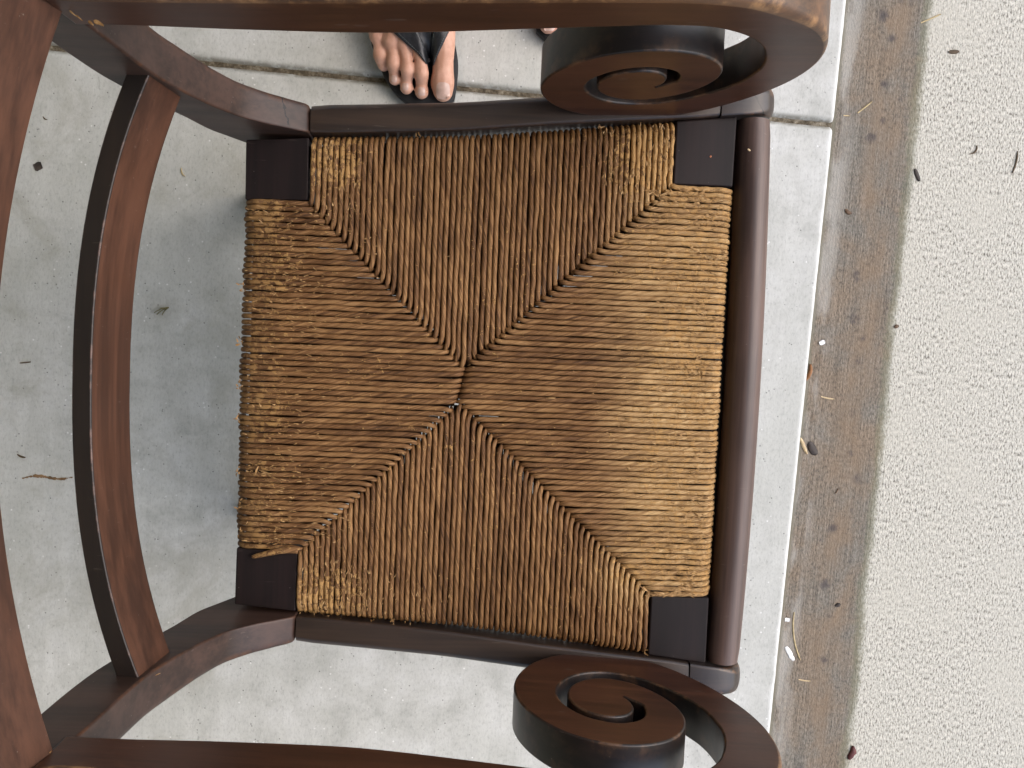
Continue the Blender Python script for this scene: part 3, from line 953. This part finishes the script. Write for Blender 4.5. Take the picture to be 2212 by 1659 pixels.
# three-fingered dry sprig
sp_v, sp_f = [], []
def finger(a0, a1, L, w):
    b = len(sp_v)
    for i in range(6):
        t = i / 5; a = a0 + (a1 - a0) * t
        c = Vector((L * t * math.cos(a), L * t * math.sin(a), .0006 + .0015 * math.sin(3 * t)))
        s = Vector((-math.sin(a), math.cos(a), 0)) * w * (1 - .5 * t)
        sp_v.extend([c - s, c + s, c + s * .6 + Vector((0, 0, .0012)), c - s * .6 + Vector((0, 0, .0012))])
    for i in range(5):
        for k in range(4):
            k2 = (k + 1) % 4; q = b + 4 * i
            sp_f.append((q + k, q + k2, q + 4 + k2, q + 4 + k))
for a0, a1, L in ((-.5, -.2, .021), (-.22, -.02, .019), (.05, .3, .014), (-.4, -.5, .012)): finger(a0, a1, L, .0010)
o = mesh_obj('dry_sprig', sp_v, sp_f, M_olive); o.location = px(365, 664, F0); o.rotation_euler.z = D(215)
tag(o, 'small olive three-fingered sprig on the slab between cross bar and seat', 'sprig', LIT)
# brown crumb trail
cv_, cf_ = [], []
for i in range(26):
    t = i / 25; p = px(50 + 104 * t, 1033 - 4 * math.sin(6 * t) - 3 * t, F0)
    r = rng.uniform(.0009, .0026) * (1.3 if .2 < t < .9 else .7)
    b = len(cv_); m = 6
    cv_ += [(p.x + r * 1.5 * math.cos(k * 1.047) * rng.uniform(.6, 1.1), p.y + r * math.sin(k * 1.047) * rng.uniform(.6, 1.1), F0) for k in range(m)] + [(p.x, p.y, F0 + .0012)]
    cf_ += [(b + k, b + (k + 1) % m, b + m) for k in range(m)]
o = mesh_obj('crumb_trail', cv_, cf_, plain('brown_crumbs', (.20, .12, .06), .9)); tag(o, 'line of brown dirt crumbs on the slab near the crest rail', 'dirt'); o['kind'] = 'stuff'

W0 = WZ + .0004
chip('straw', 2011, 40, W0, .031, .0022, .0016, D(26), M_straw, 'long tan straw crossing the stain border at the top of the walkway', 'straw', LIT, 0, 7, .6)
chip('straw', 1868, 232, W0, .026, .0024, .0016, D(41), M_straw, 'tan straw lying diagonally on the brown stain right of the slab joint', 'straw', LIT, 0, 7, .6)
chip('straw', 1829, 250, W0, .009, .0016, .0012, D(-3), M_splin, 'short pale straw bit beside the slab joint end', 'straw', LIT, 0, 5, .6)
chip('seed_husk', 2060, 112, W0, .015, .006, .0025, D(5), M_twig, 'brown pointed seed husk topmost on the pale walkway', 'husk', LIT)
chip('leaf_sliver', 1981, 378, W0, .019, .0062, .0026, D(-66), M_dleaf, 'dark brown leaf sliver standing at the stain border of the walkway', 'leaf', LIT)
chip('twig', 2106, 326, W0, .015, .0028, .002, D(55), M_twig, 'short bent brown twig on the pale walkway', 'twig', LIT, .25)
chip('twig', 2194, 351, W0, .032, .0026, .002, D(80), M_twig, 'long thin brown twig by the right edge of the pale walkway', 'twig', LIT, .06)
chip('bark_crumb', 1832, 458, W0, .011, .006, .003, D(-30), M_leaf, 'small reddish dark bark crumb on the brown stain', 'bark', LIT, .1)
chip('brown_seed', 1936, 705, W0, .006, .0058, .003, D(10), M_leaf, 'round brown seed on the stain border half way down', 'seed', LIT, 0, 6, .5)
chip('paint_flake', 1776, 740, W0, .0085, .007, .0012, D(20), M_chipw, 'round white paint flake beside the slab edge', 'paint flake', LIT, 0, 6, .6)
chip('rusty_leaf', 1748, 805, W0, .024, .0055, .006, D(78), plain('rusty_leaf', (.26, .11, .035), .6), 'rusty orange curled leaf stuck against the slab edge', 'leaf', LIT, .12)
chip('straw', 1788, 860, W0, .020, .0022, .0014, D(-8), M_splin, 'pale horizontal straw on the brown stain below the rusty leaf', 'straw', LIT, .03, 7, .6)
chip('wood_splinter', 1736, 963, W0, .026, .0052, .003, D(-64), M_splin, 'pale cream wood splinter at the slab edge', 'splinter', LIT, 0, 7, .3)
chip('brown_leaf', 1755, 969, W0, .021, .012, .003, D(-58), M_dleaf, 'broad dark brown leaf next to the cream splinter', 'leaf', LIT, .05, 7, .45)
chip('red_stem', 1808, 1061, W0, .009, .0018, .0012, D(65), M_leaf, 'tiny red-brown stem on the stain low on the walkway', 'stem', LIT, .15)
chip('straw', 1717, 1375, W0, .072, .0023, .0016, D(-79), M_straw, 'very long curved tan straw along the slab edge', 'straw', LIT, .07, 11, .6)
chip('paint_flake', 1706, 1412, W0, .024, .0075, .0012, D(-58), M_chipw, 'long white paint flake beside the very long straw', 'paint flake', LIT, 0, 8, .5)
chip('paint_flake', 1701, 1339, W0, .0075, .006, .0012, D(0), M_chipw, 'small square white paint flake above the long one', 'paint flake', LIT, 0, 5, .8)
chip('straw', 1738, 1470, W0, .018, .0022, .0014, D(-6), M_splin, 'short pale straw on the stain near the lower scroll', 'straw', LIT, .03, 7, .6)
chip('black_crumb', 1810, 1307, W0, .007, .006, .003, D(30), M_dleaf, 'black crumb on the middle of the brown stain', 'dirt', LIT, 0, 6, .5)
chip('maroon_leaf', 1840, 1626, W0, .021, .010, .005, D(75), M_red, 'folded maroon leaf at the stain border by the lower corner', 'leaf', LIT, .1, 6, .3)
chip('pale_seed', 1618, 324, .4372, .0030, .0017, .0010, D(-35), M_splin, 'tiny cream seed lying on the rounded front rail', 'seed', None)
chip('orange_fleck', 1535, 338, .4302, .0018, .0017, .0006, D(50), plain('orange_fleck', (.45, .16, .07), .6), 'tiny orange fleck on the front corner block by the upper scroll', 'fleck', None)

# ------------------------------------------------------------------ the person standing beside the chair
person = empty('person', 'person standing beside the chair in black thong sandals, toes showing under the arm', 'person', (0, .55, 0))
person_inv = Vector((0, .55, 0))
SOLE = .017
sph_v, sph_f = [], []
_ico = bmesh.new(); bmesh.ops.create_icosphere(_ico, subdivisions=2, radius=1.0)
ICV = [v.co.copy() for v in _ico.verts]; ICF = [tuple(v.index for v in f.verts) for f in _ico.faces]; _ico.free()
def sphere(p, r, sc=(1, 1, 1), store=None):
    V, F = store if store else (sph_v, sph_f)
    b = len(V)
    V.extend([(p[0] + c.x * r * sc[0], p[1] + c.y * r * sc[1], p[2] + c.z * r * sc[2]) for c in ICV])
    F.extend([tuple(i + b for i in f) for f in ICF])
def chain(pts, sc=(1, 1, 1), store=None):
    for (a, ra), (b, rb) in zip(pts, pts[1:]):
        a, b = Vector(a), Vector(b)
        n = max(2, int((b - a).length / (min(ra, rb) * .22)) + 1)
        for i in range(n + 1):
            t = i / n
            sphere(a.lerp(b, t), ra + (rb - ra) * t, sc, store)
def P3(u, v, z): return px(u, v, z)
nails = []
def build_foot(T, mirror):
    """toe positions come from the photo for one foot; the other is its mirror image set further back"""
    def W(p): return T(p)
    toes = [  # base (knuckle), middle joint, tip : pixel, height, radius
        [((957, 92), .040, .0170), ((957, 132), .035, .0145), ((957, 158), .0325, .0148), ((956, 178), .0275, .0166), ((957, 199), .0260, .0132)],
        [((903, 96), .040, .0112), ((909, 132), .0385, .0080), ((911, 160), .0375, .0100), ((911, 182), .0270, .0078), ((911, 199), .0260, .0096)],
        [((874, 92), .039, .0112), ((878, 126), .0385, .0076), ((880, 152), .037, .0094), ((880, 174), .0265, .0074), ((878, 190), .0255, .0090)],
        [((845, 86), .037, .0112), ((849, 116), .0370, .0075), ((850, 138), .0355, .0094), ((852, 158), .0260, .0074), ((853, 171), .0250, .0086)],
        [((817, 74), .034, .0120), ((820, 98), .0335, .0082), ((821, 118), .0325, .0100), ((825, 134), .0260, .0080), ((829, 142), .0245, .0080)],
    ]
    for k, t in enumerate(toes):
        chain([(W(P3(*q, z)), r) for q, z, r in t], (1, 1, .92))
    # ball, arch and heel
    ballm, balll = P3(950, 62, .040), P3(822, 55, .034)
    mid1, mid2 = P3(930, 0, .052), P3(838, 0, .038)
    chain([(W(P3(957, 92, .040)), .017), (W(ballm), .022), (W(mid1), .027), (W(mid1 + Vector((-.006, .055, .012))), .033), (W(mid1 + Vector((-.016, .10, .025))), .036)])
    for q in ((905, 100), (874, 95), (845, 90)):
        a = P3(*q, .039); b = mid1.lerp(mid2, .4) + Vector((0, .01, .006))
        chain([(W(a), .0125), (W(a.lerp(b, .5)), .019), (W(b), .026)])
    chain([(W(P3(818, 78, .034)), .013), (W(balll), .0175), (W(mid2), .021), (W(mid2 + Vector((.004, .06, -.001))), .022), (W(mid2 + Vector((.02, .125, .004))), .028)])
    chain([(W(mid1.lerp(mid2, .5) + Vector((0, .02, 0))), .027), (W(mid1.lerp(mid2, .45) + Vector((0, .09, .012))), .034)])
    heel = mid1.lerp(mid2, .45) + Vector((0, .135, -.003))
    ank = heel + Vector((0, -.022, .06))
    chain([(W(heel), .031), (W(heel + Vector((0, .002, .035))), .027), (W(ank + Vector((0, .01, .02))), .034)])
    chain([(W(mid1 + Vector((-.016, .10, .025))), .036), (W(ank), .036), (W(ank + Vector((0, .005, .05))), .036), (W(ank + Vector((0, .02, .20))), .050), (W(ank + Vector((0, .0, .37))), .053)])
    for (u, v, z, r) in ((957, 196, .0375, .0098), (911, 198, .0315, .0052), (876, 188, .0305, .0046), (852, 171, .0295, .0042)):
        nails.append((W(P3(u, v, z)), r))
    return W(ank + Vector((0, .0, .37))), W(heel)
ident = lambda p: p
# left foot: mirrored about the plane between the feet and set back
XM = .0010
def leftT(p): return Vector((2 * XM - p.x + .0, p.y + .097, p.z))
kneeR, heelR = build_foot(ident, False)
nR = len(nails)
kneeL, heelL = build_foot(leftT, True)
hipR, hipL = Vector((kneeR.x + .005, .66, .88)), Vector((kneeL.x - .005, .68, .88))
chain([(kneeR, .053), (kneeR.lerp(hipR, .5), .066), (hipR, .080)]); chain([(kneeL, .053), (kneeL.lerp(hipL, .5), .066), (hipL, .080)])
chain([(hipR, .085), (hipL, .085)])

me = bpy.data.meshes.new('body_raw'); me.from_pydata([tuple(v) for v in sph_v], [], sph_f)
tmp = bpy.data.objects.new('body_raw', me); COL.objects.link(tmp)
m = tmp.modifiers.new('r', 'REMESH'); m.mode = 'VOXEL'; m.voxel_size = .0016; m.use_smooth_shade = True
m = tmp.modifiers.new('s', 'SMOOTH'); m.factor = .5; m.iterations = 4
dg = bpy.context.evaluated_depsgraph_get(); dg.update()
bme = bpy.data.meshes.new_from_object(tmp.evaluated_get(dg))
bpy.data.objects.remove(tmp); bpy.data.meshes.remove(me)
bme.name = 'body'
# keep the soles flat on the sandals
co = np.zeros(len(bme.vertices) * 3, dtype=np.float32); bme.vertices.foreach_get('co', co); co = co.reshape(-1, 3)
co[:, 2] = np.maximum(co[:, 2], SOLE + .0006)
bvh = BVHTree.FromPolygons([tuple(map(float, c)) for c in co], [tuple(p.vertices) for p in bme.polygons])
co[:, :] -= np.array(person_inv, dtype=np.float32)
bme.vertices.foreach_set('co', co.ravel()); bme.update()
bme.polygons.foreach_set('use_smooth', [True] * len(bme.polygons))

ns = N('skin')
cs = ns.coord('Object')
sn = ns.noise(cs, 45, 4, .6); sn2 = ns.noise(cs, 14, 3, .5)
sc_ = ns.mix(ns.smooth(sn, .35, .7), (.46, .245, .165), (.58, .33, .24))
sc_ = ns.mix(ns.maths('MULTIPLY', ns.smooth(sn2, .5, .75), .45), sc_, (.56, .235, .175))
cr = ns.noise(ns.mapping(cs, (120, 420, 200)), 1.0, 3, .6)
M_skin = ns.fin(sc_, .48, ns.bump(ns.maths('ADD', cr, ns.noise(cs, 500, 2)), .22, .0008), .4)
ns.b.inputs['Subsurface Weight'].default_value = 0.0
ns.b.inputs['Subsurface Radius'].default_value = (.008, .003, .0015)
ns.b.inputs['Subsurface Scale'].default_value = .6
bme.materials.clear(); bme.materials.append(M_skin)
body = bpy.data.objects.new('body', bme); link(body, person)

M_nail = plain('toenail', (.52, .36, .30), .25, .1, 90, .5)
for p, r in nails:
    hit = bvh.ray_cast(Vector((p.x, p.y, .2)), Vector((0, 0, -1)))
    z = hit[0].z if hit[0] else p.z
    nm = hit[1] if hit[0] else Vector((0, 0, 1))
    vs, fs = [], []
    nr, nc = 7, 9
    for i in range(nr):
        for j in range(nc):
            a, b = i / (nr - 1) * 2 - 1, j / (nc - 1) * 2 - 1
            # superellipse outline
            k = 1 / max(1, (abs(a) ** 4 + abs(b) ** 4) ** .25)
            x, y = b * r * k * .92, a * r * k
            h = bvh.ray_cast(Vector((p.x + x, p.y + y, .2)), Vector((0, 0, -1)))
            zz = (h[0].z if h[0] else z)
            zz = max(zz, z - r * .55)
            vs.append((p.x + x, p.y + y - person_inv.y, zz + .0005 * (1 - max(abs(a), abs(b)) ** 4) + .0001))
    for i in range(nr - 1):
        for j in range(nc - 1):
            fs.append((i * nc + j, i * nc + j + 1, (i + 1) * nc + j + 1, (i + 1) * nc + j))
    mesh_obj('toenail', vs, fs, M_nail, body)

# thong sandals
nb = N('black_leather'); cb_ = nb.coord('Object')
lf = nb.noise(cb_, 220, 4, .6)
M_leather = nb.fin(nb.mix(nb.smooth(lf, .3, .7), (.010, .011, .013), (.022, .023, .027)), .42, nb.bump(lf, .3, .0008), .5)
M_rubber = plain('black_rubber', (.012, .012, .0135), .65, .3, 90, .35)
M_stitch = plain('grey_thread', (.10, .115, .115), .7)
OUT = [(982, 218), (987, 186), (990, 149), (987, 118), (979, 80), (966, 20), (958, -60), (955, -130), (945, -190), (905, -212), (862, -195), (842, -130), (820, -60), (803, 10), (801, 77), (808, 112), (820, 142), (832, 171), (849, 198), (870, 219), (905, 240), (945, 243)]
def sandal(T):
    sn = bpy.data.objects.new('thong_sandal', None); sn.empty_display_size = .03; link(sn, person)
    def pt(u, v, z): return T(px(u, v, z))
    ctr = pt(900, 20, 0)
    oc_ = catmull([tuple(pt(u, v, .008)) for u, v in OUT + OUT[:1]], 90)[:-1]
    loops = []
    for z, k in ((.0003, .985), (.003, .995), (.011, 1.0), (SOLE - .003, 1.004), (SOLE - .0008, .994), (SOLE, .975)):
        loops.append([Vector((ctr.x + (p.x - ctr.x) * k, ctr.y + (p.y - ctr.y) * k - person_inv.y, z)) for p in oc_])
    n = len(loops[0])
    vs = [p for l in loops for p in l]; fs = []
    for i in range(len(loops) - 1):
        for j in range(n):
            fs.append((i * n + j, i * n + (j + 1) % n, (i + 1) * n + (j + 1) % n, (i + 1) * n + j))
    fs.append(tuple(range(n))[::-1]); fs.append(tuple((len(loops) - 1) * n + j for j in range(n)))
    so = mesh_obj('sole', vs, fs, M_rubber, sn, True)
    bm = bmesh.new(); bm.from_mesh(so.data); bmesh.ops.recalc_face_normals(bm, faces=bm.faces)
    for e in bm.edges:
        if len(e.link_faces) == 2 and e.calc_face_angle(0) > .8: e.smooth = False
    bm.to_mesh(so.data); bm.free()
    # straps follow the top of the foot
    for side, path, wid in ((0, [(929, 150), (927, 138), (914, 118), (893, 92), (868, 66), (838, 30), (806, -10)], [.003, .0055, .0098, .0125, .0138, .014, .014]),
                            (2, [(929, 149), (929, 139), (926, 118), (921, 95), (914, 68), (908, 40), (903, 10)], [.0025, .004, .0075, .0115, .0145, .015, .015]),
                            (1, [(930, 150), (932, 136), (941, 112), (950, 88), (960, 60), (972, 20), (975, -15)], [.003, .0055, .0085, .0105, .0115, .012, .013])):
        c = catmull([tuple(pt(u, v, .04)) for u, v in path], 40)
        wd = [lerp_tab([(i / (len(wid) - 1), w) for i, w in enumerate(wid)], i / 39) for i in range(40)]
        zc, sv = [], []
        rows = []
        for i, p in enumerate(c):
            tg = (c[min(i + 1, 39)] - c[max(i - 1, 0)]); tg.z = 0; tg.normalize()
            s_ = Vector((-tg.y, tg.x, 0))
            row = []
            for j in range(9):
                b = j / 8 * 2 - 1
                q = p + s_ * b * wd[i]
                h = bvh.ray_cast(Vector((q.x, q.y, .11)), Vector((0, 0, -1)))
                z = h[0].z if h[0] and h[0].z < .105 else SOLE
                row.append(Vector((q.x, q.y, max(z, SOLE))))
            rows.append(row)
        # smooth heights so that leather bridges the hollows between toes
        Zm = np.array([[q.z for q in r] for r in rows])
        for _ in range(10):
            Zp = np.pad(Zm, 1, mode='edge')
            av = (Zp[:-2, 1:-1] + Zp[2:, 1:-1] + Zp[1:-1, :-2] + Zp[1:-1, 2:]) / 4
            Zm = np.maximum(Zm, av)
        vs, fs, stl = [], [], []
        for i in range(40):
            for lay in (0, 1):
                for j in range(9):
                    b = j / 8 * 2 - 1
                    q = rows[i][j]
                    th_ = .0006 if lay == 0 else (.0016 if side == 2 else .0036 - .0012 * abs(b) ** 3)
                    dip = max(0, 1 - i / 3.0) * .012
                    vs.append((q.x, q.y - person_inv.y, max(SOLE + .001, Zm[i][j] + th_ - dip)))
        R_ = 18
        for i in range(39):
            for j in range(8):
                a = i * R_ + 9 + j; fs.append((a, a + 1, a + 1 + R_, a + R_))
                a = i * R_ + j; fs.append((a, a + R_, a + 1 + R_, a + 1))
            for j in (0, 8):
                a = i * R_ + j; q = (a, a + 9, a + 9 + R_, a + R_); fs.append(q if j == 0 else q[::-1])
        fs.append(tuple(range(9)) + tuple(range(17, 8, -1)))
        st = mesh_obj('strap', vs, fs, M_leather, sn, True)
        if side == 2: continue
        tv, tf = [], []
        for jj in (1, 7):
            for i in range(4, 39):
                a = Vector(vs[i * R_ + 9 + jj]); b2 = Vector(vs[min(39, i + 1) * R_ + 9 + jj]); e2 = a.lerp(b2, .6)
                d = (e2 - a).normalized(); s_ = d.cross(Vector((0, 0, 1))) * .00035
                k = len(tv); up = Vector((0, 0, .0005))
                tv.extend([a - s_, a + s_, e2 + s_, e2 - s_, a - s_ * .6 + up, a + s_ * .6 + up, e2 + s_ * .6 + up, e2 - s_ * .6 + up])
                tf.extend([(k + 4, k + 5, k + 6, k + 7), (k, k + 1, k + 5, k + 4), (k + 1, k + 2, k + 6, k + 5), (k + 2, k + 3, k + 7, k + 6), (k + 3, k, k + 4, k + 7)])
        mesh_obj('stitching', tv, tf, M_stitch, st, False)
    # toe post
    p = pt(929, 150, 0)
    loops = [[Vector((p.x + .0028 * math.cos(q), p.y + .0028 * math.sin(q) - person_inv.y, z)) for q in [2 * math.pi * k / 12 for k in range(12)]] for z in (SOLE - .002, .028, .034, .037)]
    loft('toe_post', loops, M_leather, sn, [[0] * 12] * 4)
sandal(ident)
sandal(leftT)

# shorts, out of the photograph but worn by the person
sh_v, sh_f = [], []
for k, h in ((kneeR, hipR), (kneeL, hipL)):
    chain([(k.lerp(h, .15), .078), (k.lerp(h, .6), .088), (h, .096)], (1, 1, .5), (sh_v, sh_f))
chain([(hipR, .10), (hipL, .10)], (1, 1, 1), (sh_v, sh_f))
me = bpy.data.meshes.new('shorts_raw'); me.from_pydata([(a, b - person_inv.y, c) for a, b, c in sh_v], [], sh_f)
tmp = bpy.data.objects.new('shorts_raw', me); COL.objects.link(tmp)
m = tmp.modifiers.new('r', 'REMESH'); m.mode = 'VOXEL'; m.voxel_size = .006; m.use_smooth_shade = True
dg = bpy.context.evaluated_depsgraph_get(); dg.update()
sme = bpy.data.meshes.new_from_object(tmp.evaluated_get(dg)); sme.name = 'shorts'
bpy.data.objects.remove(tmp); bpy.data.meshes.remove(me)
sme.materials.clear(); sme.materials.append(plain('navy_cotton', (.03, .035, .05), .85))
link(bpy.data.objects.new('shorts', sme), person)
